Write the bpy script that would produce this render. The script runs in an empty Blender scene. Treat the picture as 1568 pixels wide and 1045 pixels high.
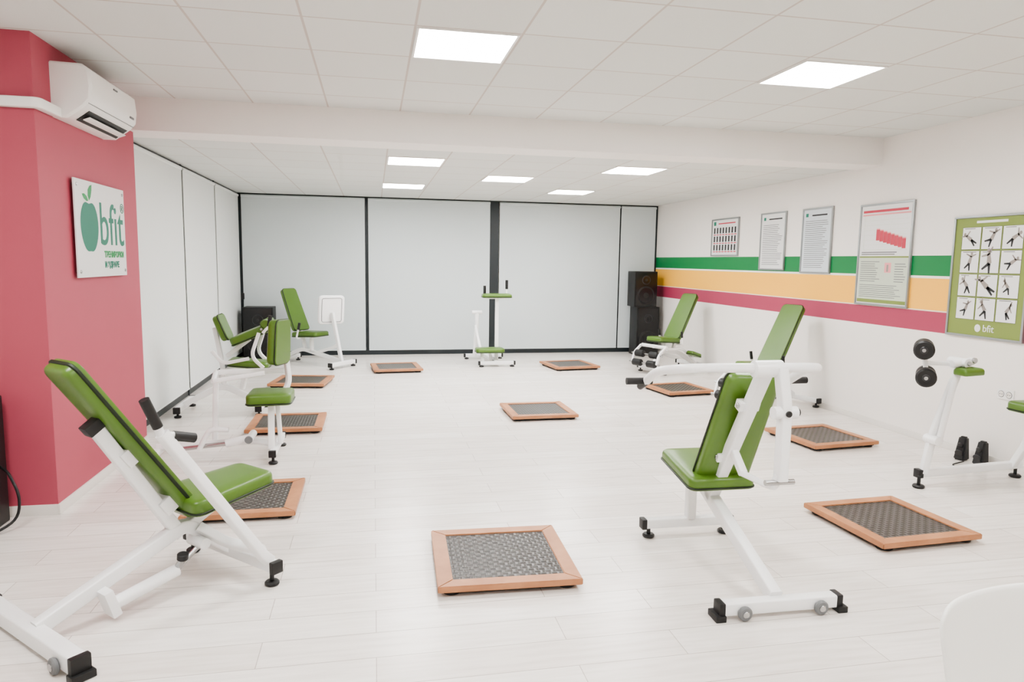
import bpy, bmesh, math, random
from math import sin, cos, pi, radians, sqrt
from mathutils import Vector, Matrix, Quaternion
random.seed(4)
S = bpy.context.scene
COL = S.collection
V = Vector

# ------------------------------------------------------------------ materials
def srgb(r, g, b):
    def f(c):
        c /= 255.0
        return c/12.92 if c <= 0.04045 else ((c+0.055)/1.055)**2.4
    return (f(r), f(g), f(b), 1)

def mat(name, col, rough=0.5, metal=0.0, noise=0.0, nscale=20, bump=0.0, bscale=200, coat=0.0):
    m = bpy.data.materials.new(name); m.use_nodes = True
    nt = m.node_tree; b = nt.nodes["Principled BSDF"]
    b.inputs["Roughness"].default_value = rough
    b.inputs["Metallic"].default_value = metal
    b.inputs["Coat Weight"].default_value = coat
    tc = nt.nodes.new("ShaderNodeTexCoord")
    n = nt.nodes.new("ShaderNodeTexNoise"); n.inputs["Scale"].default_value = nscale
    nt.links.new(tc.outputs["Object"], n.inputs["Vector"])
    mx = nt.nodes.new("ShaderNodeMix"); mx.data_type = 'RGBA'
    d = 1-noise
    mx.inputs[6].default_value = (col[0]*d, col[1]*d, col[2]*d, 1)
    mx.inputs[7].default_value = (min(1, col[0]*(1+noise)), min(1, col[1]*(1+noise)), min(1, col[2]*(1+noise)), 1)
    nt.links.new(n.outputs["Fac"], mx.inputs[0])
    nt.links.new(mx.outputs[2], b.inputs["Base Color"])
    if bump > 0:
        n2 = nt.nodes.new("ShaderNodeTexNoise"); n2.inputs["Scale"].default_value = bscale
        nt.links.new(tc.outputs["Object"], n2.inputs["Vector"])
        bp = nt.nodes.new("ShaderNodeBump"); bp.inputs["Strength"].default_value = bump
        bp.inputs["Distance"].default_value = 0.002
        nt.links.new(n2.outputs["Fac"], bp.inputs["Height"])
        nt.links.new(bp.outputs["Normal"], b.inputs["Normal"])
    return m

M = {}
M['white'] = mat("white_powder_coat", srgb(240, 240, 240), 0.30, noise=0.02)
M['green'] = mat("green_vinyl", srgb(84, 116, 44), 0.34, noise=0.08, nscale=6, bump=0.15, bscale=350)
M['dkgreen'] = mat("dark_green_piping", srgb(24, 38, 16), 0.5)
M['black'] = mat("black_rubber", srgb(26, 26, 27), 0.5, noise=0.15)
M['blackgl'] = mat("black_gloss", srgb(20, 20, 22), 0.25)
M['dgrey'] = mat("charcoal_plastic", srgb(44, 44, 46), 0.4)
M['steel'] = mat("steel", srgb(180, 180, 180), 0.25, metal=0.9)
M['grey'] = mat("grey_plastic", srgb(115, 117, 119), 0.5)
M['alu'] = mat("aluminium_frame", srgb(155, 158, 158), 0.35, metal=0.6)
M['red'] = mat("red_wall_paint", srgb(178, 82, 98), 0.6, noise=0.03, nscale=3, bump=0.1, bscale=120)
M['wall'] = mat("white_wall_paint", srgb(238, 233, 228), 0.6, noise=0.015, nscale=2, bump=0.08, bscale=120)
M['beam'] = mat("beam_paint", srgb(240, 236, 232), 0.6, noise=0.01, nscale=2)
M['acw'] = mat("ac_plastic", srgb(238, 236, 233), 0.3)
M['paper'] = mat("paper", srgb(226, 226, 225), 0.5)
M['teal'] = mat("sign_teal", srgb(22, 116, 94), 0.5)
M['leaf'] = mat("sign_green", srgb(40, 145, 80), 0.5)
M['txt'] = mat("print_grey", srgb(120, 122, 124), 0.7)
M['txtd'] = mat("print_dark", srgb(52, 52, 54), 0.7)
M['pred'] = mat("print_red", srgb(196, 72, 88), 0.7)
M['pink'] = mat("print_pink", srgb(232, 155, 158), 0.7)
M['olive'] = mat("print_olive", srgb(126, 142, 72), 0.6)
M['lime'] = mat("print_pale_green", srgb(198, 206, 188), 0.6)
M['pblue'] = mat("print_pale_blue", srgb(208, 215, 220), 0.6)
M['skin'] = mat("print_figure", srgb(150, 142, 136), 0.7)
M['winframe'] = mat("dark_window_frame", srgb(32, 40, 44), 0.4)
M['base'] = mat("baseboard_white", srgb(225, 220, 214), 0.45)
M['chair'] = mat("white_plastic", srgb(238, 237, 232), 0.3)
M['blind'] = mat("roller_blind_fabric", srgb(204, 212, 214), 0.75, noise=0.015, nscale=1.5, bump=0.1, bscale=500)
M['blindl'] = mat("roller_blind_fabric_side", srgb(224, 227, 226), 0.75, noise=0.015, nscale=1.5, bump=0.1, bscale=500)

def wood_mat():
    m = bpy.data.materials.new("wood_frame"); m.use_nodes = True
    nt = m.node_tree; b = nt.nodes["Principled BSDF"]; b.inputs["Roughness"].default_value = 0.45
    tc = nt.nodes.new("ShaderNodeTexCoord"); mp = nt.nodes.new("ShaderNodeMapping")
    mp.inputs["Scale"].default_value = (5, 5, 5)
    n = nt.nodes.new("ShaderNodeTexNoise"); n.inputs["Scale"].default_value = 2; n.inputs["Detail"].default_value = 6
    r = nt.nodes.new("ShaderNodeValToRGB")
    r.color_ramp.elements[0].position = .3; r.color_ramp.elements[0].color = srgb(168, 114, 78)
    r.color_ramp.elements[1].position = .7; r.color_ramp.elements[1].color = srgb(186, 132, 94)
    nt.links.new(tc.outputs["Object"], mp.inputs[0]); nt.links.new(mp.outputs[0], n.inputs["Vector"])
    nt.links.new(n.outputs["Fac"], r.inputs[0]); nt.links.new(r.outputs[0], b.inputs["Base Color"])
    return m
M['wood'] = wood_mat()

def mat_rubber_weave():
    m = bpy.data.materials.new("woven_dark_mat"); m.use_nodes = True
    nt = m.node_tree; b = nt.nodes["Principled BSDF"]; b.inputs["Roughness"].default_value = 0.33
    tc = nt.nodes.new("ShaderNodeTexCoord")
    ck = nt.nodes.new("ShaderNodeTexChecker"); ck.inputs["Scale"].default_value = 36
    ck.inputs["Color1"].default_value = srgb(56, 52, 49); ck.inputs["Color2"].default_value = srgb(70, 65, 61)
    nt.links.new(tc.outputs["Object"], ck.inputs["Vector"])
    wv1 = nt.nodes.new("ShaderNodeTexWave"); wv1.bands_direction = 'X'; wv1.inputs["Scale"].default_value = 11.46
    wv2 = nt.nodes.new("ShaderNodeTexWave"); wv2.bands_direction = 'Y'; wv2.inputs["Scale"].default_value = 11.46
    nt.links.new(tc.outputs["Object"], wv1.inputs["Vector"]); nt.links.new(tc.outputs["Object"], wv2.inputs["Vector"])
    mx = nt.nodes.new("ShaderNodeMix"); mx.data_type = 'FLOAT'
    nt.links.new(ck.outputs["Fac"], mx.inputs[0]); nt.links.new(wv1.outputs["Fac"], mx.inputs[2]); nt.links.new(wv2.outputs["Fac"], mx.inputs[3])
    bp = nt.nodes.new("ShaderNodeBump"); bp.inputs["Strength"].default_value = 0.55; bp.inputs["Distance"].default_value = 0.006
    nt.links.new(mx.outputs[0], bp.inputs["Height"]); nt.links.new(bp.outputs["Normal"], b.inputs["Normal"])
    nt.links.new(ck.outputs["Color"], b.inputs["Base Color"])
    return m
M['weave'] = mat_rubber_weave()

def floor_mat():
    m = bpy.data.materials.new("white_laminate_floor"); m.use_nodes = True
    nt = m.node_tree; b = nt.nodes["Principled BSDF"]
    b.inputs["Roughness"].default_value = 0.27
    g = nt.nodes.new("ShaderNodeNewGeometry")
    br = nt.nodes.new("ShaderNodeTexBrick")
    br.inputs["Scale"].default_value = 1.0
    br.inputs["Brick Width"].default_value = 1.28; br.inputs["Row Height"].default_value = 0.195
    br.inputs["Mortar Size"].default_value = 0.0020; br.inputs["Mortar Smooth"].default_value = 0.3
    br.offset = 0.37; br.offset_frequency = 2
    br.inputs["Color1"].default_value = srgb(235, 230, 225); br.inputs["Color2"].default_value = srgb(226, 219, 213)
    br.inputs["Mortar"].default_value = srgb(178, 169, 162)
    nt.links.new(g.outputs["Position"], br.inputs["Vector"])
    mp = nt.nodes.new("ShaderNodeMapping"); mp.inputs["Scale"].default_value = (1.2, 14, 1)
    n = nt.nodes.new("ShaderNodeTexNoise"); n.inputs["Scale"].default_value = 2.5; n.inputs["Detail"].default_value = 7
    nt.links.new(g.outputs["Position"], mp.inputs[0]); nt.links.new(mp.outputs[0], n.inputs["Vector"])
    r = nt.nodes.new("ShaderNodeValToRGB")
    r.color_ramp.elements[0].position = .32; r.color_ramp.elements[0].color = (.89, .88, .87, 1)
    r.color_ramp.elements[1].position = .60; r.color_ramp.elements[1].color = (1, 1, 1, 1)
    nt.links.new(n.outputs["Fac"], r.inputs[0])
    mx = nt.nodes.new("ShaderNodeMix"); mx.data_type = 'RGBA'; mx.blend_type = 'MULTIPLY'; mx.inputs[0].default_value = 1
    nt.links.new(br.outputs["Color"], mx.inputs[6]); nt.links.new(r.outputs[0], mx.inputs[7])
    nt.links.new(mx.outputs[2], b.inputs["Base Color"])
    return m
M['floor'] = floor_mat()

def ceil_mat(name, ox, oy, pitch):
    m = bpy.data.materials.new(name); m.use_nodes = True
    nt = m.node_tree; b = nt.nodes["Principled BSDF"]; b.inputs["Roughness"].default_value = 0.85
    g = nt.nodes.new("ShaderNodeNewGeometry")
    mp = nt.nodes.new("ShaderNodeMapping"); mp.inputs["Location"].default_value = (-ox+60*pitch, -oy+60*pitch, 0)
    nt.links.new(g.outputs["Position"], mp.inputs[0])
    br = nt.nodes.new("ShaderNodeTexBrick"); br.offset = 0; br.inputs["Scale"].default_value = 1
    br.inputs["Brick Width"].default_value = pitch; br.inputs["Row Height"].default_value = pitch
    br.inputs["Mortar Size"].default_value = 0.008; br.inputs["Mortar Smooth"].default_value = 0.2
    br.inputs["Color1"].default_value = srgb(217, 219, 216); br.inputs["Color2"].default_value = srgb(213, 215, 212)
    br.inputs["Mortar"].default_value = srgb(192, 184, 178)
    nt.links.new(mp.outputs[0], br.inputs["Vector"])
    nt.links.new(br.outputs["Color"], b.inputs["Base Color"])
    n = nt.nodes.new("ShaderNodeTexNoise"); n.inputs["Scale"].default_value = 160
    nt.links.new(g.outputs["Position"], n.inputs["Vector"])
    bp = nt.nodes.new("ShaderNodeBump"); bp.inputs["Strength"].default_value = .2; bp.inputs["Distance"].default_value = .003
    nt.links.new(n.outputs["Fac"], bp.inputs["Height"]); nt.links.new(bp.outputs["Normal"], b.inputs["Normal"])
    return m

def stripe_wall():
    m = bpy.data.materials.new("striped_wall_paint"); m.use_nodes = True
    nt = m.node_tree; b = nt.nodes["Principled BSDF"]; b.inputs["Roughness"].default_value = 0.6
    g = nt.nodes.new("ShaderNodeNewGeometry"); sx = nt.nodes.new("ShaderNodeSeparateXYZ")
    nt.links.new(g.outputs["Position"], sx.inputs[0])
    mr = nt.nodes.new("ShaderNodeMath"); mr.operation = 'DIVIDE'; mr.inputs[1].default_value = 3.0
    nt.links.new(sx.outputs["Z"], mr.inputs[0])
    r = nt.nodes.new("ShaderNodeValToRGB"); r.color_ramp.interpolation = 'CONSTANT'
    W = srgb(238, 233, 228)
    stops = [(0, W), (1.03, srgb(168, 64, 90)), (1.215, srgb(238, 222, 204)), (1.228, srgb(252, 190, 78)), (1.512, W), (1.538, srgb(12, 122, 64)), (1.727, W)]
    el = r.color_ramp.elements
    el[0].position = 0; el[0].color = stops[0][1]
    el[1].position = stops[1][0]/3; el[1].color = stops[1][1]
    for z, c in stops[2:]:
        e = el.new(z/3); e.color = c
    nt.links.new(mr.outputs[0], r.inputs[0]); nt.links.new(r.outputs[0], b.inputs["Base Color"])
    n = nt.nodes.new("ShaderNodeTexNoise"); n.inputs["Scale"].default_value = 120
    nt.links.new(g.outputs["Position"], n.inputs["Vector"])
    bp = nt.nodes.new("ShaderNodeBump"); bp.inputs["Strength"].default_value = .1; bp.inputs["Distance"].default_value = .002
    nt.links.new(n.outputs["Fac"], bp.inputs["Height"]); nt.links.new(bp.outputs["Normal"], b.inputs["Normal"])
    return m
M['stripe'] = stripe_wall()

def emis(name, s):
    m = bpy.data.materials.new(name); m.use_nodes = True
    b = m.node_tree.nodes["Principled BSDF"]
    b.inputs["Base Color"].default_value = (1, 1, 1, 1)
    b.inputs["Emission Color"].default_value = (1, .99, .975, 1); b.inputs["Emission Strength"].default_value = s
    return m
M['led'] = emis("led_panel_light", 28.0)

# ------------------------------------------------------------------ mesh helpers
def finish(bm, name, m, parent=None, smooth=False):
    bmesh.ops.recalc_face_normals(bm, faces=bm.faces)
    me = bpy.data.meshes.new(name); bm.to_mesh(me); bm.free()
    me.materials.append(m)
    if smooth:
        for p in me.polygons: p.use_smooth = True
        try: me.set_sharp_from_angle(angle=radians(38))
        except Exception: pass
    o = bpy.data.objects.new(name, me); COL.objects.link(o)
    if parent is not None: o.parent = parent
    return o

def box(name, lo, hi, m, parent=None, bev=0.0, seg=2):
    bm = bmesh.new(); bmesh.ops.create_cube(bm, size=1)
    lo = V(lo); hi = V(hi); c = (lo+hi)/2; d = hi-lo
    for v in bm.verts: v.co = V((v.co.x*d.x, v.co.y*d.y, v.co.z*d.z))+c
    if bev > 0: bmesh.ops.bevel(bm, geom=list(bm.edges), offset=bev, segments=seg, affect='EDGES', profile=.7)
    return finish(bm, name, m, parent, bev > 0)

def obox(name, c, ax, ay, az, dims, m, parent=None, bev=0.0, seg=2):
    bm = bmesh.new(); bmesh.ops.create_cube(bm, size=1)
    for v in bm.verts: v.co = V((v.co.x*dims[0], v.co.y*dims[1], v.co.z*dims[2]))
    if bev > 0: bmesh.ops.bevel(bm, geom=list(bm.edges), offset=bev, segments=seg, affect='EDGES', profile=.7)
    ax = V(ax).normalized(); ay = V(ay).normalized(); az = V(az).normalized(); c = V(c)
    for v in bm.verts: v.co = ax*v.co.x+ay*v.co.y+az*v.co.z+c
    return finish(bm, name, m, parent, bev > 0)

def fil(pts, rad):
    pts = [V(p) for p in pts]
    if len(pts) < 3 or rad <= 0: return pts
    out = [pts[0]]
    for i in range(1, len(pts)-1):
        a, b, c = pts[i-1], pts[i], pts[i+1]
        r = min(rad, (a-b).length*.45, (c-b).length*.45)
        p0 = b+(a-b).normalized()*r; p2 = b+(c-b).normalized()*r
        for k in range(6):
            t = k/5; out.append(p0*(1-t)**2+b*2*t*(1-t)+p2*t*t)
    out.append(pts[-1]); return out

def sweep(name, pts, sec, m, parent=None, rad=0.0, ref=None, smooth=True):
    pts = fil(pts, rad)
    n = len(pts); T = []
    for i in range(n):
        if i == 0: t = pts[1]-pts[0]
        elif i == n-1: t = pts[-1]-pts[-2]
        else: t = (pts[i]-pts[i-1]).normalized()+(pts[i+1]-pts[i]).normalized()
        T.append(t.normalized())
    if ref is None:
        r = V((0, 0, 0))
        for i in range(n-1):
            c = T[i].cross(T[i+1])
            if c.length > .02:
                r = c; break
        if r.length < .02:
            r = T[0].cross(V((0, 0, 1)))
            if r.length < .05: r = V((0, 1, 0))
        a = r.normalized()
    else: a = V(ref).normalized()
    bm = bmesh.new(); rings = []
    for i in range(n):
        aa = (a-T[i]*a.dot(T[i]))
        if aa.length < 1e-4: aa = T[i].orthogonal()
        aa.normalize(); a = aa
        b = T[i].cross(aa)
        rings.append([bm.verts.new(pts[i]+aa*x+b*y) for x, y in sec])
    k = len(sec)
    for i in range(n-1):
        for j in range(k):
            bm.faces.new((rings[i][j], rings[i][(j+1) % k], rings[i+1][(j+1) % k], rings[i+1][j]))
    bm.faces.new(rings[0]); bm.faces.new(rings[-1])
    return finish(bm, name, m, parent, smooth)

def circ(r, k=16): return [(r*cos(2*pi*i/k), r*sin(2*pi*i/k)) for i in range(k)]
def rsec(w, h, c=.008):
    w /= 2; h /= 2; out = []
    for sx, sy, a0 in ((1, 1, 0), (-1, 1, 90), (-1, -1, 180), (1, -1, 270)):
        for k in range(4):
            an = radians(a0+30*k); out.append((sx*(w-c)+c*cos(an), sy*(h-c)+c*sin(an)))
    return out

def pad(name, c, u, v, L, W0, W1, T, m, parent, r=.045, piping=True, pr=.006, ph_=.012):
    u = V(u).normalized(); v = V(v); v = (v-u*v.dot(u)).normalized(); n = u.cross(v); c = V(c)
    def outline(ins):
        l = L/2-ins; rr = max(r-ins*.6, .012); pts = []
        w0 = W0/2-ins; w1 = W1/2-ins
        for (sx, sy, a0) in ((1, 1, 0), (-1, 1, 90), (-1, -1, 180), (1, -1, 270)):
            w = w1 if sx > 0 else w0
            for k in range(6):
                an = radians(a0+18*k)
                pts.append((sx*(l-rr)+rr*cos(an), sy*(w-rr)+rr*sin(an)))
        return pts
    lay = [(.02, -T/2), (.004, -T/2), (0, -T/2+.006), (0, T/2-.022), (.004, T/2-.010), (.014, T/2-.002), (.035, T/2+.002), (.07, T/2+.006)]
    bm = bmesh.new(); rings = []
    for ins, h in lay:
        rings.append([bm.verts.new(c+u*x+v*y+n*h) for x, y in outline(ins)])
    k = len(rings[0])
    for a, b in zip(rings[:-1], rings[1:]):
        for j in range(k): bm.faces.new((a[j], a[(j+1) % k], b[(j+1) % k], b[j]))
    bm.faces.new(rings[0]); bm.faces.new(rings[-1])
    o = finish(bm, name, m, parent, True)
    if piping:
        ring = [c+u*x+v*y+n*(-T/2+ph_) for x, y in outline(-.001)]
        ring.append(ring[0].copy())
        sweep(name+"_piping", ring, circ(pr, 6), M['dkgreen'], parent, 0, ref=n)
    return o

def cyl(name, a, b, r, m, parent=None, k=24, bev=0.003):
    a = V(a); b = V(b); d = (b-a).normalized()
    L = (b-a).length; bv = min(bev, r*.4, L*.3)
    ref = d.orthogonal().normalized(); q = d.cross(ref)
    bm = bmesh.new(); rings = []
    for z, rr in ((0, r-bv), (bv, r), (L-bv, r), (L, r-bv)):
        rings.append([bm.verts.new(a+d*z+(ref*cos(2*pi*i/k)+q*sin(2*pi*i/k))*rr) for i in range(k)])
    for x, y in zip(rings[:-1], rings[1:]):
        for j in range(k): bm.faces.new((x[j], x[(j+1) % k], y[(j+1) % k], y[j]))
    bm.faces.new(rings[0]); bm.faces.new(rings[-1])
    return finish(bm, name, m, parent, True)

def quads(name, rects, m, parent, O, U, W, N, h=0.001):
    O = V(O); U = V(U); W = V(W); N = V(N)
    bm = bmesh.new()
    for r in rects:
        if len(r) == 4 and not isinstance(r[0], tuple):
            P = [(r[0], r[1]), (r[2], r[1]), (r[2], r[3]), (r[0], r[3])]
        else: P = r
        bm.faces.new([bm.verts.new(O+U*a+W*b+N*h) for a, b in P])
    me = bpy.data.meshes.new(name); bm.to_mesh(me); bm.free(); me.materials.append(m)
    o = bpy.data.objects.new(name, me); COL.objects.link(o); o.parent = parent; return o

def text(name, s, size, m, parent, O, U, W, N, align='LEFT', ext=.0015, bold=0.0, sx=1.0):
    c = bpy.data.curves.new(name, 'FONT'); c.body = s; c.size = size; c.extrude = ext; c.align_x = align; c.offset = bold
    t = bpy.data.objects.new(name, c); COL.objects.link(t)
    bpy.context.view_layer.update()
    me = bpy.data.meshes.new_from_object(t.evaluated_get(bpy.context.evaluated_depsgraph_get()))
    bpy.data.objects.remove(t); bpy.data.curves.remove(c)
    O = V(O); U = V(U); W = V(W); N = V(N)
    for v in me.vertices: v.co = O+U*v.co.x*sx+W*v.co.y+N*v.co.z
    me.materials.clear(); me.materials.append(m)
    o = bpy.data.objects.new(name, me); COL.objects.link(o); o.parent = parent; return o

def empty(name, loc=(0, 0, 0), rz=0.0):
    e = bpy.data.objects.new(name, None); COL.objects.link(e); e.location = loc; e.rotation_euler = (0, 0, radians(rz))
    e.empty_display_size = .1; return e

# ------------------------------------------------------------------ camera
F, th, ph, ro, h = 1062.2912, .1977, .1143, .0149, 1.6227
f = V((sin(th)*cos(ph), cos(th)*cos(ph), -sin(ph))); r0 = V((cos(th), -sin(th), 0)); u0 = r0.cross(f)
rr = r0*cos(ro)+u0*sin(ro); uu = -r0*sin(ro)+u0*cos(ro)
cd = bpy.data.cameras.new("camera"); cam = bpy.data.objects.new("camera", cd); COL.objects.link(cam)
cd.sensor_width = 36; cd.lens = F/1568*36; cd.clip_start = .05
mw = Matrix((( rr.x, uu.x, -f.x, 0), (rr.y, uu.y, -f.y, 0), (rr.z, uu.z, -f.z, h), (0, 0, 0, 1)))
cam.matrix_world = mw
S.camera = cam

# ------------------------------------------------------------------ room shell
xL, xR, yB, zR, zF, yBm, xP, yP0, yP1 = -2.16, 5.07, 12.03, 2.658, 2.915, 6.33, -1.954, 4.687, 6.44
YN = -2.6; XLN = -3.6
box("floor", (XLN-.2, YN-.2, -.1), (xR+.2, yB+.3, 0), M['floor'])
box("wall_right", (xR, YN, 0), (xR+.15, yB+.3, 3.1), M['stripe'])
box("wall_back", (xL-.3, yB+.06, 0), (xR, yB+.25, 3.1), M['wall'])
box("wall_left", (xL-.25, yP1, 0), (xL-.06, yB+.06, 3.1), M['wall'])
box("wall_pillar", (XLN, yP0, 0), (xP, yP1, 3.1), M['red'])
box("wall_near_left", (XLN-.15, YN, 0), (XLN, yP0, 3.1), M['wall'])
box("wall_near", (XLN-.15, YN-.15, 0), (xR+.15, YN, 3.1), M['wall'])
PF = .61
box("ceiling", (XLN-.2, YN-.2, zF), (xR+.2, yBm+.05, zF+.1), ceil_mat("ceiling_tiles_front", .24, 4.05, PF))
box("ceiling_rear", (xL-.3, yBm+.3, zR), (xR+.1, yB+.2, zR+.1), ceil_mat("ceiling_tiles_rear", .14, 7.25, .61))
box("trim_ceiling_beam", (XLN, yBm, zR-.012), (xR, yBm+.38, 3.05), M['beam'])
box("baseboard_right", (xR-.014, YN, 0), (xR, yB, .06), M['base'], bev=.003)
box("baseboard_pillar_side", (xP, yP0-.014, 0), (xP+.014, yP1, .065), M['base'], bev=.003)
box("baseboard_pillar_front", (XLN, yP0-.014, 0), (xP, yP0, .065), M['base'], bev=.003)

wb = empty("window_1", (0, 0, 0))
yf = yB
box("sill_frame", (xL, yf-.02, 0), (xR, yf+.06, .09), M['winframe'], wb)
box("head_frame", (xL, yf-.02, zR-.018), (xR, yf+.06, zR), M['winframe'], wb)
box("post_corner", (xL-.02, yf-.03, 0), (xL+.06, yf+.06, zR), M['winframe'], wb)
box("post_1", (-.13, yf-.005, .05), (-.085, yf+.06, zR), M['winframe'], wb)
box("post_centre", (1.995, yf-.01, 0), (2.145, yf+.06, zR), M['winframe'], wb)
box("post_3", (4.345, yf-.0, .05), (4.38, yf+.06, zR), M['winframe'], wb)
box("post_right", (5.035, yf-.02, 0), (xR, yf+.06, zR), M['winframe'], wb)
for i, (a, b) in enumerate([(xL+.075, -.135), (-.08, 1.985), (2.155, 4.345), (4.37, 5.03)]):
    e = empty("roller_blind", ((a+b)/2, yf-.035, 0))
    w = (b-a)/2
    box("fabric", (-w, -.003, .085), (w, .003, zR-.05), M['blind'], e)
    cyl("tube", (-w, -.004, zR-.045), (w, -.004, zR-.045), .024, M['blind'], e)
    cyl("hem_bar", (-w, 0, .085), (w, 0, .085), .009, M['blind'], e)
wl = empty("window_2", (0, 0, 0))
box("sill_frame", (xL-.06, yP1, 0), (xL+.02, yB, .09), M['winframe'], wl)
box("head_frame", (xL-.06, yP1, zR-.02), (xL+.015, yB, zR), M['winframe'], wl)
for i, y in enumerate((8.62, 10.28)):
    box("post_%d" % i, (xL-.06, y-.02, 0), (xL+.03, y+.02, zR), M['winframe'], wl)
for (a, b) in [(yP1+.02, 8.592), (8.648, 10.252), (10.308, yB-.07)]:
    e = empty("roller_blind", (xL+.033, (a+b)/2, 0)); w = (b-a)/2
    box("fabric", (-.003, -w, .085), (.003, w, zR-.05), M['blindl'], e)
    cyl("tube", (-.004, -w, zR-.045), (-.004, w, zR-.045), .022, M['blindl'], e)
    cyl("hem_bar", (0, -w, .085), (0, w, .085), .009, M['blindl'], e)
cb = empty("blind_chain", (xL+.09, 11.85, 0))
sweep("chain", [(0, 0, zR-.05), (0, 0, 1.0)], circ(.006, 6), M['black'], cb)
box("tensioner", (-.02, -.02, .95), (.02, .02, 1.05), M['black'], cb, bev=.004)

def panel(x, y, z, s=.585):
    e = empty("ceiling_light_panel", (x+s/2, y+s/2, z))
    q = s/2
    box("diffuser", (-q+.012, -q+.012, -.006), (q-.012, q-.012, -.001), M['led'], e)
    for nm, lo, hi in (("rim_a", (-q, -q), (q, -q+.014)), ("rim_b", (-q, q-.014), (q, q)), ("rim_c", (-q, -q+.014), (-q+.014, q-.014)), ("rim_d", (q-.014, -q+.014), (q, q-.014))):
        box(nm, (lo[0], lo[1], -.009), (hi[0], hi[1], 0), M['acw'], e)
for x, y in ((.25, 4.06), (2.69, 4.10), (.25, 1.0), (2.69, 1.0), (-2.1, 2.2), (1.4, -1.6)):
    panel(x, y, zF)
for x, y in ((.15, 7.25), (1.37, 8.48), (2.58, 7.25), (.13, 9.78), (2.58, 9.80)):
    panel(x, y, zR)

# ------------------------------------------------------------------ platforms
def platform(x0, y0, s=.70, rz=0):
    e = empty("balance_platform", (x0+s/2, y0+s/2, 0), rz); q = s/2; w = .078
    zt = .058; zb = .026
    def bev(nm, poly):
        bm = bmesh.new()
        lo = [bm.verts.new((x, y, zb)) for x, y in poly]; hi = [bm.verts.new((x, y, zt)) for x, y in poly]
        bm.faces.new(lo); bm.faces.new(hi)
        for i in range(4): bm.faces.new((lo[i], lo[(i+1) % 4], hi[(i+1) % 4], hi[i]))
        bmesh.ops.bevel(bm, geom=list(bm.edges), offset=.003, segments=2, affect='EDGES')
        return finish(bm, nm, M['wood'], e, True)
    i = q-w
    bev("frame_1", [(-q, -q), (q, -q), (i, -i), (-i, -i)])
    bev("frame_2", [(q, -q), (q, q), (i, i), (i, -i)])
    bev("frame_3", [(q, q), (-q, q), (-i, i), (i, i)])
    bev("frame_4", [(-q, q), (-q, -q), (-i, -i), (-i, i)])
    box("mat_surface", (-i, -i, zb), (i, i, zt-.006), M['weave'], e)
    box("rubber_base", (-q+.03, -q+.03, .012), (q-.03, q-.03, zb), M['black'], e)
    for sx in (-1, 1):
        for sy in (-1, 1):
            cyl("foot", (sx*(q-.07), sy*(q-.07), 0), (sx*(q-.07), sy*(q-.07), .014), .045, M['black'], e)
for p in [(.305, 3.17, .72, -2), (2.81, 3.31, .70, 3), (1.37, 6.77, .70, 1), (3.74, 5.32, .70, 6), (3.48, 7.83, .66, 8),
          (2.62, 9.95, .72, 8), (-.03, 9.97, .70, 5), (-1.27, 8.92, .70, -8), (-1.17, 6.54, .69, 0), (-1.17, 4.35, .68, 0)]:
    platform(*p)

# ------------------------------------------------------------------ machine helpers
def footbar(e, s, t0, t1, z=.085, w=.06, feet=True, wheels=False, name="foot_bar", side=-1):
    sweep(name, [(s, t0, z), (s, t1, z)], rsec(w, w), M['white'], e)
    for t, d in ((t0, -1), (t1, 1)):
        box(name+"_cap", (s-w/2-.003, min(t, t+d*.03), z-w/2-.003), (s+w/2+.003, max(t, t+d*.03), z+w/2+.003), M['black'], e, bev=.006)
        if feet:
            tt = t-d*.02
            cyl(name+"_stem", (s, tt, .02), (s, tt, z-w/2+.002), .011, M['black'], e)
            cyl(name+"_foot", (s, tt, 0), (s, tt, .022), .036, M['black'], e, bev=.008)
        else:
            box(name+"_block", (s-.045, min(t, t+d*.05), 0), (s+.045, max(t, t+d*.05), .03), M['black'], e, bev=.005)
        if wheels:
            tt = t-d*.09; a = s+side*(w/2+.002)
            cyl(name+"_wheel", (a, tt, .036), (a+side*.022, tt, .036), .034, M['grey'], e, bev=.006)
            cyl(name+"_wheel_hub", (a+side*.018, tt, .036), (a+side*.028, tt, .036), .016, M['steel'], e)
def st(e, pts, w=.055, h_=None, rad=.05, name="frame_tube", ref=None):
    return sweep(name, pts, rsec(w, h_ or w), M['white'], e, rad, ref)
def rt(e, pts, r=.02, m='white', rad=.06, name="tube", ref=None):
    return sweep(name, pts, circ(r), M[m], e, rad, ref)
Y1 = (0, 1, 0)

# M1 ---- front left reclined machine
e = empty("reclined_exercise_machine", (-1.06, 3.40, 0), 45)
footbar(e, -.48, -.38, .40, z=.055, w=.07, feet=False, wheels=True)
footbar(e, .44, -.36, .36, z=.10, w=.055)
st(e, [(-.47, 0, .07), (.20, 0, .315), (.43, 0, .12)], .055, .065)
st(e, [(.17, 0, .27), (-.20, 0, .88)], .05, .06, name="back_post")
obox("back_joint", (-.205, 0, .88), (-.57, 0, .82), Y1, (.82, 0, .57), (.05, .065, .08), M['black'], e, .008)
for q in (.25, .7):
    b0 = V((.17, 0, .27)).lerp(V((-.20, 0, .88)), q)
    obox("pad_bracket", b0+V((.04, 0.01, .03)), (-.57, 0, .82), Y1, (.82, 0, .57), (.08, .1, .1), M['white'], e, .005)
pad("backrest_pad", (-.035, .04, .76), (-.56, .01, .82), Y1, .97, .20, .23, .075, M['green'], e, pr=.009, ph_=.026)
pad("seat_pad", (.395, .02, .445), (1, 0, .08), Y1, .48, .38, .31, .075, M['green'], e)
st(e, [(.20, 0, .30), (.40, 0, .39)], .05, name="seat_support")
obox("seat_plate", (.40, 0, .398), (1, 0, .08), Y1, (-.08, 0, 1), (.26, .16, .012), M['white'], e, .003)
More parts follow.
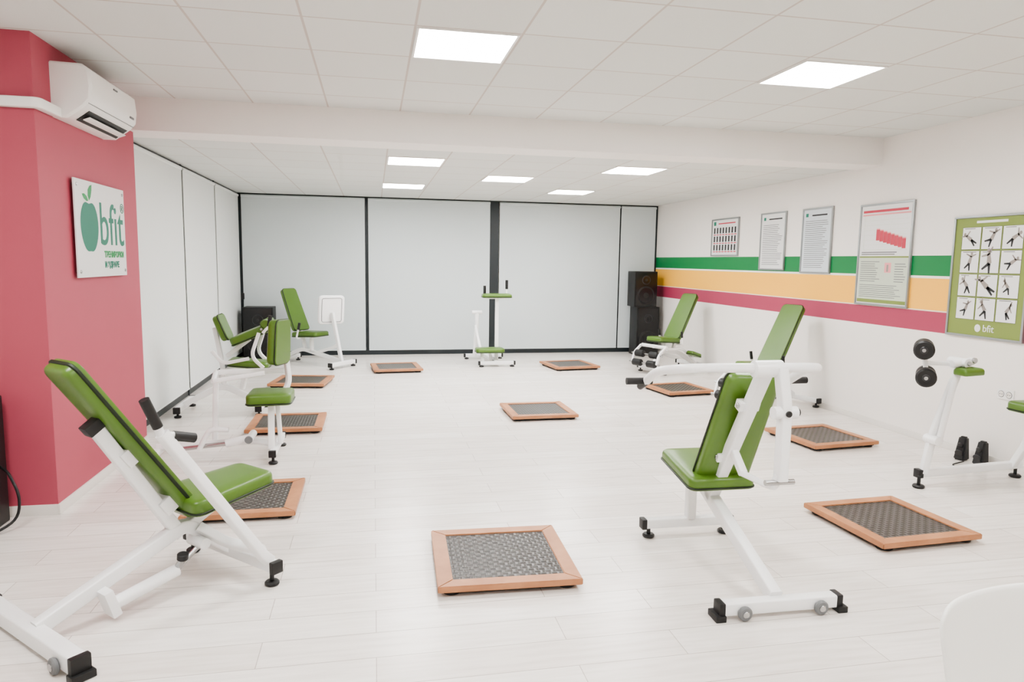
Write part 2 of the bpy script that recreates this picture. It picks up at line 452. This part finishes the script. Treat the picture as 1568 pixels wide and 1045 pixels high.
st(e, [(-.05, -.27, .86), (.40, -.33, .16), (.44, -.33, .12)], .045, .05, name="lever_arm")
rt(e, [(-.05, -.27, .84), (-.07, -.27, .91)], .018, name="lever_top")
rt(e, [(-.065, -.27, .89), (-.12, -.27, 1.02)], .022, 'black', name="grip_1")
rt(e, [(-.05, -.27, .85), (.02, -.27, .84)], .016, name="lever_side")
rt(e, [(.0, -.27, .84), (.10, -.27, .81)], .022, 'black', name="grip_2")
st(e, [(.25, -.03, .29), (.34, -.12, .20), (.40, -.33, .19)], .045, name="link_bar")
rt(e, [(-.20, -.05, .07), (.12, -.05, .12)], .030, name="damper_tube")
rt(e, [(.12, -.05, .12), (.26, -.05, .22)], .012, 'steel', name="damper_rod")
rt(e, [(.12, -.05, .13), (.12, -.10, .19)], .016, 'steel', name="adjuster_post")
cyl("adjuster_knob", (.12, -.10, .185), (.12, -.105, .215), .026, M['black'], e)
rt(e, [(.24, -.1, .22), (.24, .02, .22)], .028, name="pivot_sleeve")
obox("damper_bracket", (-.20, -.05, .09), (1, 0, .3), Y1, (-.3, 0, 1), (.04, .09, .13), M['white'], e, .006)

# M7 ---- front right chest press
e = empty("chest_press_machine", (1.85, 3.27, 0), 89)
footbar(e, -.49, -.29, .275, z=.05, w=.06, feet=False, wheels=True)
footbar(e, .47, -.24, .28, z=.085, w=.055)
st(e, [(-.47, 0, .07), (.30, 0, .36), (.50, 0, .41)], .06, .07)
st(e, [(.47, 0, .40), (.47, 0, .10)], .055, name="rear_post")
st(e, [(.22, 0, .32), (-.27, 0, 1.11)], .06, .065, name="back_post")
pad("backrest_pad", (.045, -.04, .755), (-.36, -.05, .88), Y1, .68, .31, .29, .07, M['green'], e)
pad("seat_pad", (.34, 0, .455), (1, 0, .05), Y1, .54, .38, .30, .07, M['green'], e)
obox("seat_plate", (.36, 0, .415), (1, 0, .05), Y1, (-.05, 0, 1), (.3, .18, .012), M['white'], e, .003)
for z_ in (.60, .92):
    s_ = .22-.49*(z_-.32)/.78
    obox("pad_bracket", (s_+.03, 0, z_), (-.36, 0, .88), Y1, (.88, 0, .36), (.05, .11, .05), M['white'], e, .005)
    cyl("bracket_bolt", (s_+.02, .055, z_), (s_+.02, .066, z_), .014, M['steel'], e)
rt(e, [(.16, .43, 1.0), (.0, .44, 1.08), (-.24, .38, 1.13), (-.29, .0, 1.135), (-.27, -.31, 1.13), (-.04, -.36, 1.08), (.10, -.36, 1.0)], .023, rad=.12, name="press_arm", ref=(0, 0, 1))
for sd, t_ in ((1, .43), (-1, -.36)):
    k_ = .16 if sd > 0 else .10
    rt(e, [(k_, t_-sd*.03, 1.0), (k_+.005, t_+sd*.11, 1.0)], .019, 'black', name="grip_side")
    rt(e, [(k_-.01, t_, 1.0), (k_+.09, t_, .955)], .019, 'black', name="grip_front")
rt(e, [(-.29, -.07, 1.13), (-.29, .07, 1.13)], .042, name="pivot_sleeve")
st(e, [(-.31, -.06, 1.13), (-.36, -.06, .95), (-.36, -.06, .60)], .05, .06, name="lever_arm")
rt(e, [(-.36, -.12, .93), (-.36, .0, .93)], .030, name="pivot_mid")
cyl("pivot_bolt", (-.36, -.135, .93), (-.36, -.12, .93), .02, M['black'], e)
cyl("pivot_bolt_b", (-.392, -.06, .93), (-.405, -.06, .93), .015, M['black'], e)
st(e, [(-.36, -.06, .63), (-.34, -.03, .56), (-.12, .0, .56)], .045, .03, name="u_bracket", rad=.02)
st(e, [(-.12, 0, .56), (.0, 0, .66)], .04, name="u_link")
rt(e, [(-.36, -.13, .59), (-.36, .02, .59)], .014, 'steel', name="stop_pin")
st(e, [(.0, 0, .66), (.20, 0, .34)], .04, name="inner_brace")

# M8 ---- far right roller machine
e = empty("leg_extension_machine", (4.1, 4.3, 0), 0)
st(e, [(-.12, .03, .10), (.86, .12, .10)], .055, name="base_bar")
box("base_cap", (-.15, -.0, .068), (-.11, .06, .132), M['black'], e, bev=.006)
cyl("foot_stem", (-.15, .0, .02), (-.15, .0, .09), .012, M['black'], e)
cyl("foot", (-.15, .0, 0), (-.15, .0, .024), .042, M['black'], e, bev=.008)
cyl("foot_far_stem", (.82, .11, .02), (.82, .11, .09), .012, M['black'], e)
cyl("foot_far", (.82, .11, 0), (.82, .11, .024), .042, M['black'], e, bev=.008)
st(e, [(-.10, .02, .10), (-.05, .02, .38), (.12, .0, .92)], .05, name="upright", rad=.1)
rt(e, [(-.04, -.03, .34), (.05, -.04, .84)], .022, name="damper_tube")
rt(e, [(-.06, -.06, .36), (-.06, .06, .36)], .035, name="pivot_low")
rt(e, [(.0, -.05, .93), (.17, -.05, .95)], .028, name="top_bar")
rt(e, [(.09, -.10, .94), (.09, .06, .94)], .034, 'white', name="top_pivot")
cyl("top_bolt", (.09, -.115, .94), (.09, -.10, .94), .016, M['steel'], e)
cyl("top_bolt_2", (.15, -.1, .96), (.15, -.08, .96), .02, M['steel'], e)
pad("knee_pad", (.10, -.10, .885), (1, 0, .05), Y1, .17, .12, .12, .05, M['green'], e, r=.02, piping=False)
st(e, [(.04, -.02, .93), (-.17, .0, .935)], .03, name="roller_arm")
st(e, [(-.20, .0, 1.03), (-.16, .0, .84)], .028, name="roller_link")
A = V((.66, .75, 0))
for a, b in ((-.20, 1.04), (-.165, .84)):
    c0 = V((a, 0, b))
    cyl("roller", c0-A*.13, c0-A*.02, .068, M['black'], e, bev=.012)
    cyl("roller_b", c0+A*.03, c0+A*.12, .066, M['black'], e, bev=.012)
    rt(e, [c0-A*.14, c0+A*.14], .013, 'steel', name="axle")
    cyl("roller_cap", c0-A*.137, c0-A*.128, .026, M['dgrey'], e)
st(e, [(.78, .10, .10), (.78, .0, .30), (.78, -.04, .54)], .05, name="seat_post")
pad("seat_pad", (.80, -.05, .585), (1, 0, 0), Y1, .30, .30, .30, .075, M['green'], e)

def legmachine(o, hd, lowpad=False, nm="leg_extension_machine", wide=.30, rear=.5):
    e = empty(nm, (o[0], o[1], 0), hd)
    footbar(e, -rear, -.30, .32, z=.08, w=.055)
    footbar(e, .42, -.26, .26, z=.08, w=.055)
    st(e, [(-rear+.02, 0, .10), (-.12, 0, .28), (.25, 0, .32), (.42, 0, .10)], .05, .06, rad=.09)
    st(e, [(.0, 0, .30), (-.10, 0, .55), (-.30, 0, .92)], .045, name="back_post", rad=.08)
    pad("backrest_pad", (-.19, 0, .82), (-.50, 0, .82), Y1, .78, wide, wide-.02, .075, M['green'], e)
    pad("seat_pad", (.22, 0, .49), (1, 0, .08), Y1, .42, .36, .30, .075, M['green'], e)
    st(e, [(.2, 0, .31), (.2, 0, .45)], .05, name="seat_support")
    rt(e, [(.40, -.24, .40), (.40, .24, .40)], .026, name="pivot_shaft")
    st(e, [(.30, .0, .38), (.42, .0, .40)], .05, name="pivot_mount")
    st(e, [(.42, .24, .40), (.56, .24, .30), (.60, .24, .16)], .035, name="lever", rad=.05)
    st(e, [(.42, -.24, .40), (.56, -.24, .30), (.60, -.24, .16)], .035, name="lever", rad=.05)
    for (s_, z_) in ((.60, .16), (.55, .29)):
        rt(e, [(s_, -.3, z_), (s_, .3, z_)], .012, 'steel', name="axle")
        for t in (-.14, .14):
            cyl("roller", (s_, t-.08, z_), (s_, t+.08, z_), .052, M['black'], e, bev=.012)
    for t in (-.21, .21):
        rt(e, [(.02, t*.5, .42), (.02, t, .42), (.05, t*1.05, .56)], .014, name="handle", rad=.04)
        rt(e, [(.045, t*1.04, .53), (.06, t*1.06, .62)], .017, 'black', name="grip")
    if lowpad:
        pad("calf_pad", (-.22, .24, .27), (1, 0, .3), Y1, .22, .14, .14, .06, M['green'], e, r=.03)
        st(e, [(-.3, 0, .22), (-.22, .22, .22)], .035, name="pad_arm")
        st(e, [(-.4, .12, .1), (-.05, .16, .36), (.3, .16, .36)], .035, name="side_rail", rad=.1)
    return e
legmachine((4.45, 7.15), 200, rear=.47)
legmachine((4.45, 9.80), 205, True)

# M4 ---- centre back
e = empty("back_extension_machine", (1.85, 10.9, 0), 270)
footbar(e, .45, -.25, .27, z=.06, w=.055, feet=True)
footbar(e, -.45, -.36, .24, z=.06, w=.055, feet=True)
st(e, [(.45, .0, .07), (-.45, -.05, .07)], .055, name="base_rail")
st(e, [(.28, .03, .08), (.28, .03, 1.06)], .055, .05, name="main_post")
st(e, [(-.10, -.26, .10), (-.14, -.22, .62), (-.14, -.22, .80)], .05, name="side_post")
st(e, [(-.40, -.05, .07), (-.12, -.26, .25)], .045, name="side_brace")
st(e, [(.42, -.2, .08), (.15, -.26, .50), (-.12, -.24, .58)], .04, name="front_brace", rad=.1)
rt(e, [(-.14, -.30, .80), (-.14, -.14, .80)], .03, name="side_pivot")
rt(e, [(-.14, -.22, .78), (-.14, -.22, .66)], .034, 'white', name="side_sleeve")
pad("foot_pad", (.36, -.09, .25), (1, 0, 0), Y1, .26, .44, .44, .07, M['green'], e)
st(e, [(.3, -.05, .08), (.36, -.09, .22)], .04, name="pad_support")
pad("arm_pad", (.30, .02, 1.09), (1, 0, 0), Y1, .20, .46, .46, .06, M['green'], e)
for t, z1 in ((.20, 1.33), (-.15, 1.24)):
    rt(e, [(.18, t, 1.05), (.18, t, z1-.12)], .014, name="handle")
    rt(e, [(.18, t, z1-.14), (.18, t, z1)], .022, 'black', name="grip")
rt(e, [(.18, -.15, 1.05), (.18, .20, 1.05)], .016, name="handle_bar")

# M3 ---- back left leg press
e = empty("leg_press_machine", (-.92, 10.93, 0), -38)
footbar(e, -.55, -.28, .28, z=.08)
footbar(e, .58, -.26, .26, z=.07)
st(e, [(-.53, 0, .10), (-.2, 0, .24), (.58, 0, .09)], .05, .06, rad=.1)
st(e, [(-.15, 0, .24), (-.22, 0, .5), (-.42, 0, .92)], .045, name="back_post", rad=.08)
pad("backrest_pad", (-.36, 0, .83), (-.28, 0, .66), Y1, .68, .32, .28, .075, M['green'], e)
pad("seat_pad", (-.03, 0, .475), (1, 0, .05), Y1, .46, .38, .32, .075, M['green'], e)
st(e, [(-.02, 0, .2), (-.02, 0, .44)], .05, name="seat_support")
rt(e, [(-.1, -.12, .42), (-.1, -.24, .42), (-.05, -.24, .58)], .014, name="handle", rad=.04)
rt(e, [(-.055, -.24, .56), (-.03, -.24, .66)], .02, 'black', name="grip")
st(e, [(.56, 0, .10), (.42, 0, .70), (.40, 0, .82)], .05, name="plate_post", rad=.08)
st(e, [(.10, .0, .2), (.42, .0, .30), (.50, 0, .35)], .045, name="link")
pc = V((.36, .02, .86)); pv = V((-.6, -1, 0)).normalized(); pu = V((.10, -.05, 1)).normalized()
nn = pu.cross(pv).normalized()
pad("foot_plate", pc, pu, pv, .44, .40, .40, .035, M['white'], e, r=.06, piping=False)
ring = []
for (sx, sy, a0) in ((1, 1, 0), (-1, 1, 90), (-1, -1, 180), (1, -1, 270)):
    for k in range(6):
        an = radians(a0+18*k); a = sx*.15+.03*cos(an); b = sy*.12+.03*sin(an)
        ring.append(pc+pu*a+pv*b+nn*.0235)
ring.append(ring[0].copy())
sweep("plate_outline", ring, circ(.004, 6), M['grey'], e, 0, ref=nn)
ring2 = [p-nn*.041 for p in ring]
sweep("plate_outline_back", ring2, circ(.004, 6), M['grey'], e, 0, ref=nn)

# M2a ---- left, farther
e = empty("leg_curl_machine", (-1.45, 7.58, 0), 0)
footbar(e, -.50, -.20, .42, z=.08)
footbar(e, .28, -.20, .28, z=.08)
st(e, [(-.48, 0, .1), (-.1, 0, .30), (.28, 0, .10)], .05, .06, rad=.1)
st(e, [(-.08, 0, .28), (-.10, 0, .55), (-.16, 0, .90)], .045, name="main_post", rad=.1)
pad("chest_pad", (-.08, 0, .90), (-.35, 0, .9), Y1, .27, .30, .30, .07, M['green'], e)
pad("thigh_pad", (.20, 0, .83), (1, 0, .42), Y1, .40, .34, .30, .085, M['green'], e)
st(e, [(-.05, 0, .60), (.18, 0, .78)], .045, name="thigh_support")
pad("seat_pad", (.18, -.04, .53), (1, 0, -.1), Y1, .40, .30, .28, .07, M['green'], e)
st(e, [(.1, -.03, .26), (.16, -.06, .50)], .045, name="seat_support")
st(e, [(.30, .18, .86), (.22, .2, .62), (.34, .2, .5)], .035, name="side_arm", rad=.08)
st(e, [(.30, -.18, .86), (.22, -.2, .62), (.34, -.2, .5)], .035, name="side_arm", rad=.08)
st(e, [(-.15, -.2, .68), (-.05, -.2, .55), (.2, -.2, .6)], .035, name="side_rail", rad=.06)
rt(e, [(.33, -.22, .9), (.33, .22, .9)], .013, 'steel', name="axle")
for t in (-.13, .13):
    cyl("roller", (.36, t-.08, .95), (.36, t+.08, .95), .045, M['green'], e, bev=.012)
rt(e, [(.40, -.2, .93), (.42, -.2, 1.04)], .02, 'black', name="grip")
rt(e, [(.34, -.2, .86), (.40, -.2, .93)], .015, name="grip_arm")

# M2b ---- left, nearer
e = empty("hip_exercise_machine", (-1.25, 5.78, 0), 0)
footbar(e, .46, -.19, .40, z=.09, w=.05)
footbar(e, -.45, -.05, .42, z=.07, w=.05)
st(e, [(.46, .02, .11), (.30, .05, .14), (-.46, .08, .10)], .05, .05, rad=.08, name="base_rail")
st(e, [(.44, -.10, .11), (.44, -.06, .45)], .045, .07, name="seat_post")
st(e, [(.50, .0, .12), (.48, .0, .46)], .035, name="seat_post_b")
pad("seat_pad", (.435, -.02, .515), (1, 0, 0), Y1, .34, .36, .32, .09, M['green'], e)
st(e, [(.48, .05, .45), (.56, .14, .60), (.52, .16, .95)], .04, name="back_post", rad=.06)
pad("backrest_pad", (.495, .05, .95), (.05, 0, 1), (.35, 1, 0), .36, .26, .24, .085, M['green'], e)
st(e, [(.52, .16, .70), (.0, .10, .70), (-.02, .08, .12)], .042, name="front_frame", rad=.04)
st(e, [(.02, -.10, .66), (.40, -.10, .72)], .035, name="arm_rail")
rt(e, [(.02, -.10, .66), (.0, .10, .70)], .02, name="arm_pivot")
rt(e, [(.10, -.1, .16), (.28, -.1, .20)], .032, name="damper_tube")
rt(e, [(-.35, -.02, .10), (.10, -.1, .16)], .018, 'steel', name="damper_rod")
rt(e, [(.28, -.16, .20), (.28, .05, .20)], .03, name="pivot_sleeve")
rt(e, [(-.1, -.1, .12), (-.02, -.1, .28), (.12, -.1, .27)], .02, name="lever", rad=.05)
cyl("pivot_cap", (.28, -.175, .20), (.28, -.16, .20), .03, M['grey'], e)

# ------------------------------------------------------------------ loudspeakers
def speaker(x, y, z, w, d, hgt, rz=0, name="loudspeaker"):
    e = empty(name, (x, y, z), rz)
    box("cabinet", (-w/2, -d/2, 0), (w/2, d/2, hgt), M['black'], e, bev=.012)
    box("baffle", (-w/2+.02, -d/2-.008, .02), (w/2-.02, -d/2+.002, hgt-.02), M['blackgl'], e, bev=.004)
    r = min(w*.38, hgt*.26)
    for zz, q in ((hgt*.33, r), (hgt*.76, r*.5)):
        cyl("driver_ring", (0, -d/2-.016, zz), (0, -d/2-.004, zz), q, M['dgrey'] if q < r else M['black'], e, k=32)
        cyl("driver_cone", (0, -d/2-.018, zz), (0, -d/2-.012, zz), q*.82, M['blackgl'], e, k=32)
        cyl("dust_cap", (0, -d/2-.026, zz), (0, -d/2-.014, zz), q*.3, M['black'], e, k=24)
    return e
speaker(4.74, 11.66, 0, .42, .34, .86)
speaker(4.68, 11.66, .862, .42, .34, .62)
speaker(-1.80, 11.70, 0, .46, .36, .84)
e = speaker(-2.365, 4.45, 0, .34, .34, .78)
sweep("cable", [(.165, .10, .36), (.235, .04, .34), (.31, .0, .2), (.29, .0, .06), (.2, -.12, .012), (.08, -.2, .012)], circ(.008, 8), M['black'], e, .1, ref=(0.3, -1, 0.1))

def desk_speaker(x, y, rz):
    e = empty("desktop_speaker", (x, y, 0), rz)
    bm = bmesh.new()
    P = [(-.045, -.05), (.045, -.05), (.045, .05), (-.045, .05)]
    lo = [bm.verts.new((a, b, 0)) for a, b in P]; hi = [bm.verts.new((a*.7, b*.5+.02, .20)) for a, b in P]
    bm.faces.new(lo); bm.faces.new(hi)
    for i in range(4): bm.faces.new((lo[i], lo[(i+1) % 4], hi[(i+1) % 4], hi[i]))
    bmesh.ops.bevel(bm, geom=list(bm.edges), offset=.012, segments=3, affect='EDGES')
    finish(bm, "shell", M['black'], e, True)
    cyl("cone", (0, -.052, .06), (0, -.04, .065), .032, M['dgrey'], e)
    cyl("tweeter", (0, -.04, .13), (0, -.026, .134), .02, M['dgrey'], e)
desk_speaker(4.90, 4.90, -70); desk_speaker(4.93, 4.74, -80)
e = empty("speaker_cable", (4.75, 4.70, 0))
sweep("wire", [(.10, .12, .01), (-.1, .05, .01), (-.06, -.08, .01), (.1, -.12, .01), (.17, -.06, .01)], circ(.005, 8), M['black'], e, .06, ref=(0, 0, 1))

# ------------------------------------------------------------------ socket
e = empty("wall_socket", (xR, 4.69, .60))
box("plate", (-.012, -.075, -.042), (0, .075, .042), M['acw'], e, bev=.004)
for t in (-.036, .036):
    cyl("socket_ring", (-.0145, t, 0), (-.011, t, 0), .028, M['grey'], e)
    cyl("socket_well", (-.0150, t, 0), (-.011, t, 0), .024, M['base'], e)
    for d in (-.01, .01):
        cyl("pin_hole", (-.0160, t+d, 0), (-.0138, t+d, 0), .004, M['black'], e, bev=0.0005)

# ------------------------------------------------------------------ AC unit
e = empty("air_conditioner", (xP, 5.35, 2.475))
prof = [(0, .0), (.085, .0), (.185, .075), (.225, .12), (.235, .20), (.225, .30), (.18, .335), (0, .34)]
bm = bmesh.new(); L = .43; rings = []
for y, sc in ((-L, .93), (-L+.014, 1), (L-.014, 1), (L, .93)):
    rings.append([bm.verts.new((a*sc, y, .17+(b-.17)*sc)) for a, b in prof])
k = len(prof)
for a, b in zip(rings[:-1], rings[1:]):
    for j in range(k): bm.faces.new((a[j], a[(j+1) % k], b[(j+1) % k], b[j]))
bm.faces.new(rings[0]); bm.faces.new(rings[-1])
finish(bm, "body", M['acw'], e, True)
d0 = V((.10, 0, .075)).normalized(); n0 = V((.075, 0, -.10)).normalized()
mc = V((.135, .03, .0375))
obox("outlet", mc, d0, Y1, n0, (.10, .70, .008), M['black'], e, .002)
obox("louver", mc+n0*.022+d0*.002, V((.9, 0, .35)), Y1, V((-.35, 0, .9)), (.045, .66, .006), M['acw'], e, .002)
obox("panel_seam", V((.2065, 0, .098)), V((.04, 0, .045)), Y1, V((.045, 0, -.04)), (.004, .83, .004), M['grey'], e)
box("display", (.228, .28, .14), (.2335, .36, .155), M['grey'], e, bev=.002)
box("logo_mark", (.228, -.03, .265), (.2335, .04, .275), M['grey'], e, bev=.001)
sweep("trim_pipe_duct", [(XLN, yP0-.028, 2.505), (xP+.028, yP0-.028, 2.505), (xP+.028, 4.94, 2.505)], rsec(.06, .055), M['acw'], None, .02, ref=(0, 0, 1))

# ------------------------------------------------------------------ sign on pillar
sy0, sy1, sz0, sz1 = 5.11, 6.04, 1.47, 2.13
e = empty("wall_sign", (xP+.02, (sy0+sy1)/2, (sz0+sz1)/2))
w = (sy1-sy0)/2; hh = (sz1-sz0)/2
box("board", (0, -w, -hh), (.010, w, hh), M['paper'], e, bev=.002)
for a in (-w+.04, w-.04):
    for b in (-hh+.04, hh-.04):
        cyl("standoff", (-.02, a, b), (.016, a, b), .012, M['steel'], e)
O = (.0102, 0, 0); U = (0, 1, 0); W = (0, 0, 1); N = (1, 0, 0)
ap = []
for i in range(40):
    t = 2*pi*i/40; rr_ = 1-.10*math.exp(-((t-pi/2)/.35)**2)*1.6-.08*math.exp(-((t-1.5*pi)/.3)**2)
    ap.append((-.235+.155*rr_*cos(t)*(1+.06*sin(t)), .02+.185*rr_*sin(t)))
quads("apple", [tuple(ap)], M['teal'], e, O, U, W, N)
lf = [(-.225, .195), (-.245, .23), (-.24, .27), (-.205, .30), (-.17, .31), (-.175, .27), (-.195, .225)]
lf2 = [(-.24, .195), (-.265, .225), (-.305, .24), (-.345, .235), (-.315, .205), (-.27, .19)]
quads("apple_leaf", [tuple(lf), tuple(lf2)], M['leaf'], e, O, U, W, N)
text("sign_word", "bfit", .44, M['teal'], e, (.0105, -.065, -.10), U, W, N, sx=.86)
text("sign_dot", "®", .10, M['teal'], e, (.0105, .375, .15), U, W, N)
text("sign_line_1", "ТРЕНИРОВКИ", .058, M['leaf'], e, (.0105, .01, -.19), U, W, N, bold=.003)
text("sign_line_2", "И ЗДРАВЕ", .058, M['teal'], e, (.0105, .01, -.265), U, W, N, bold=.003)

# ------------------------------------------------------------------ posters on right wall
def poster(yc, zc, w, h_, name="framed_poster", back='paper', fw=.02):
    e = empty(name, (xR, yc, zc))
    box("backing", (-.014, -w/2+.004, -h_/2+.004), (-.001, w/2-.004, h_/2-.004), M[back], e)
    for nm, lo, hi in (("frame_top", (-w/2, h_/2-fw), (w/2, h_/2)), ("frame_bottom", (-w/2, -h_/2), (w/2, -h_/2+fw)),
                       ("frame_l", (-w/2, -h_/2+fw), (-w/2+fw, h_/2-fw)), ("frame_r", (w/2-fw, -h_/2+fw), (w/2, h_/2-fw))):
        box(nm, (-.024, lo[0], lo[1]), (-.001, hi[0], hi[1]), M['alu'], e, bev=.003)
    return e
PU = (0, -1, 0); PW = (0, 0, 1); PN = (-1, 0, 0); PO = (-.0145, 0, 0)
def lines(x0, x1, z0, z1, n, fill=.5):
    out = []
    for i in range(n):
        z = z1-(z1-z0)*(i+.5)/n; d = (z1-z0)/n*fill/2
        out.append((x0, z-d, x0+(x1-x0)*random.uniform(.72, 1), z+d))
    return out
e = poster(9.48, 2.02, .80, .55)
quads("header", [(-.34, .18, -.27, .235)], M['teal'], e, PO, PU, PW, PN)
quads("title", [(-.2, .195, .3, .212)], M['pred'], e, PO, PU, PW, PN)
fig = []; fr = []
for r_ in range(3):
    for c_ in range(8):
        x = -.34+c_*.087; z = .06-r_*.125
        fig.append((x+.012, z, x+.055, z+.085)); fr.append((x+.005, z-.026, x+.07, z-.012))
quads("figures", fig, M['txtd'], e, PO, PU, PW, PN); quads("labels", fr, M['pred'], e, PO, PU, PW, PN)
e = poster(8.22, 1.93, .58, .74)
quads("logo", [(-.22, .27, -.17, .31)], M['teal'], e, PO, PU, PW, PN)
quads("title", [(-.1, .275, .2, .292)], M['txtd'], e, PO, PU, PW, PN)
quads("lines", lines(-.23, .23, -.31, .22, 22, .28), M['txt'], e, PO, PU, PW, PN)
e = poster(7.31, 1.915, .56, .76, back='pblue')
quads("logo", [(-.22, .28, -.17, .32)], M['teal'], e, PO, PU, PW, PN)
quads("title", [(-.1, .285, .18, .302)], M['txtd'], e, PO, PU, PW, PN)
quads("lines", lines(-.22, .22, -.32, .24, 24, .28), M['txt'], e, PO, PU, PW, PN)
e = poster(6.20, 1.745, .75, 1.04)
quads("title", [(-.33, .43, .30, .455)], M['pred'], e, PO, PU, PW, PN)
quads("chart_axis", [(-.30, .05, .32, .053), (-.30, .05, -.297, .40)]+[(-.30, .05+.05*i, .32, .0515+.05*i) for i in range(1, 7)], M['lime'], e, PO, PU, PW, PN, .0006)
bars = []; capz = []
for i in range(8):
    x = -.12+i*.052; t = .255-.014*i
    bars.append((x, .145-.012*i, x+.05, t)); capz.append((x, t, x+.05, t+.012))
quads("chart_bars", bars, M['pred'], e, PO, PU, PW, PN, .0014); quads("chart_caps", capz, M['pink'], e, PO, PU, PW, PN, .0014)
quads("pink_band", [(-.335, .40, .335, .415)], M['pink'], e, PO, PU, PW, PN)
quads("lower_field", [(-.345, -.49, .345, -.02)], M['lime'], e, PO, PU, PW, PN, .0005)
quads("olive_band", [(-.345, -.49, .345, -.455), (-.345, -.03, .345, -.015)], M['olive'], e, PO, PU, PW, PN, .0009)
quads("lines", lines(-.32, -.03, -.28, -.06, 10, .32)+lines(-.32, .32, -.44, -.30, 7, .32)+lines(.17, .33, -.28, -.08, 8, .3)+lines(-.32, .3, -.005, .035, 2, .5), M['txt'], e, PO, PU, PW, PN)
quads("photo_box", [(.03, -.18, .12, -.08)], M['pink'], e, PO, PU, PW, PN)
quads("photo_fig", [(.06, -.17, .085, -.10)], M['skin'], e, PO, PU, PW, PN, .0016)
e = poster(4.96, 1.55, .76, 1.04, back='olive')
quads("title", [(-.15, .455, .15, .475)], M['paper'], e, PO, PU, PW, PN)
cells = []; figs = []; legs = []; edge = []; labs = []
for r_ in range(4):
    for c_ in range(3):
        x = -.285+c_*.20; z = .435-(r_+1)*.20
        cells.append((x, z, x+.185, z+.185))
        edge += [(x-.003, z-.003, x+.188, z), (x-.003, z+.185, x+.188, z+.188), (x-.003, z, x, z+.185), (x+.185, z, x+.188, z+.185)]
        labs.append((x+.02, z+.172, x+.02+random.uniform(.08, .14), z+.178))
        cx = x+.092; a = random.uniform(-1.3, 1.3); k2 = 1.7 if (c_ == 1 and r_ in (1, 2)) else random.uniform(1.1, 1.35)
        def limb(x0, z0, an, ln, wd=.008):
            dx, dz = sin(an)*ln, cos(an)*ln; px, pz = cos(an)*wd, -sin(an)*wd
            return ((x0-px, z0-pz), (x0+px, z0+pz), (x0+dx+px*.6, z0+dz+pz*.6), (x0+dx-px*.6, z0+dz-pz*.6))
        zc_ = z+.08; a2 = random.uniform(-.8, .8)
        figs.append(limb(cx, zc_, a*.8, .05*k2, .014*k2))
        hx, hz = cx+sin(a*.8)*.064*k2, zc_+cos(a*.8)*.064*k2
        figs.append(tuple((hx+.010*k2*cos(q*pi/4), hz+.012*k2*sin(q*pi/4)) for q in range(8)))
        for an in (pi-.35-a2*.6, pi+.4-a2): legs.append(limb(cx, zc_, an+a*.3, .05*k2, .008*k2))
        for an in (1.2+a2, -1.1+a2): figs.append(limb(cx+sin(a*.8)*.045*k2, zc_+cos(a*.8)*.045*k2, an+a, .042*k2, .006*k2))
quads("cells", cells, M['paper'], e, PO, PU, PW, PN, .0012)
quads("cell_edges", edge, M['txtd'], e, PO, PU, PW, PN, .0014)
quads("cell_labels", labs, M['txt'], e, PO, PU, PW, PN, .0016)
quads("figures", figs, M['skin'], e, PO, PU, PW, PN, .0018)
quads("figure_legs", legs, M['txtd'], e, PO, PU, PW, PN, .0020)
text("caption", "bfit", .085, M['paper'], e, (-.0155, -.0, -.46), PU, PW, PN)
ap = [(-.05+.03*cos(2*pi*i/20), -.435+.033*sin(2*pi*i/20)) for i in range(20)]
quads("apple", [tuple(ap)], M['paper'], e, PO, PU, PW, PN, .0014)

# ------------------------------------------------------------------ white plastic chair bottom right
e = empty("plastic_chair", (1.655, 1.22, 0), 0)
bm = bmesh.new(); NX, NZ = 20, 14; g = []
def bk(u, v):
    wdt = .275+.015*v
    top = .80-.010*abs(u)**2-.030*abs(u)**12
    z = .44+(top-.44)*v
    x = u*wdt*(1-.04*max(0, (v-.85)/.15)**3*abs(u)**6)
    y = .16+.07*v-.06*abs(u)**2
    return V((x, y, z))
for j in range(NZ+1):
    g.append([bm.verts.new(bk(-1+2*i/NX, j/NZ)) for i in range(NX+1)])
for j in range(NZ):
    for i in range(NX): bm.faces.new((g[j][i], g[j][i+1], g[j+1][i+1], g[j+1][i]))
o = finish(bm, "backrest", M['chair'], e, True)
md = o.modifiers.new("s", 'SOLIDIFY'); md.thickness = .012; md.offset = 0
md = o.modifiers.new("b", 'SUBSURF'); md.levels = 1; md.render_levels = 1
bm = bmesh.new(); g = []
for j in range(11):
    row = []
    for i in range(13):
        u = -1+2*i/12; v = j/10
        row.append(bm.verts.new((u*(.24+.01*v), -.26+.43*v, .445+.02*u*u-.012*sin(pi*v)-.03*(1-v)**6)))
    g.append(row)
for j in range(10):
    for i in range(12): bm.faces.new((g[j][i], g[j][i+1], g[j+1][i+1], g[j+1][i]))
o = finish(bm, "seat", M['chair'], e, True)
md = o.modifiers.new("s", 'SOLIDIFY'); md.thickness = .014
for sx in (-1, 1):
    for sy in (-1, 1):
        sweep("leg", [(sx*.20, sy*.17-.03, .44), (sx*.25, sy*.21-.03, 0)], rsec(.035, .035), M['chair'], e)

# ------------------------------------------------------------------ world / colour
wd = bpy.data.worlds.new("world"); S.world = wd; wd.use_nodes = True
wd.node_tree.nodes["Background"].inputs[0].default_value = (.9, .95, 1, 1)
wd.node_tree.nodes["Background"].inputs[1].default_value = .3
S.view_settings.view_transform = 'AgX'
try:
    S.view_settings.look = 'AgX - Medium High Contrast'
except Exception:
    S.view_settings.look = 'None'
S.view_settings.exposure = 1.0
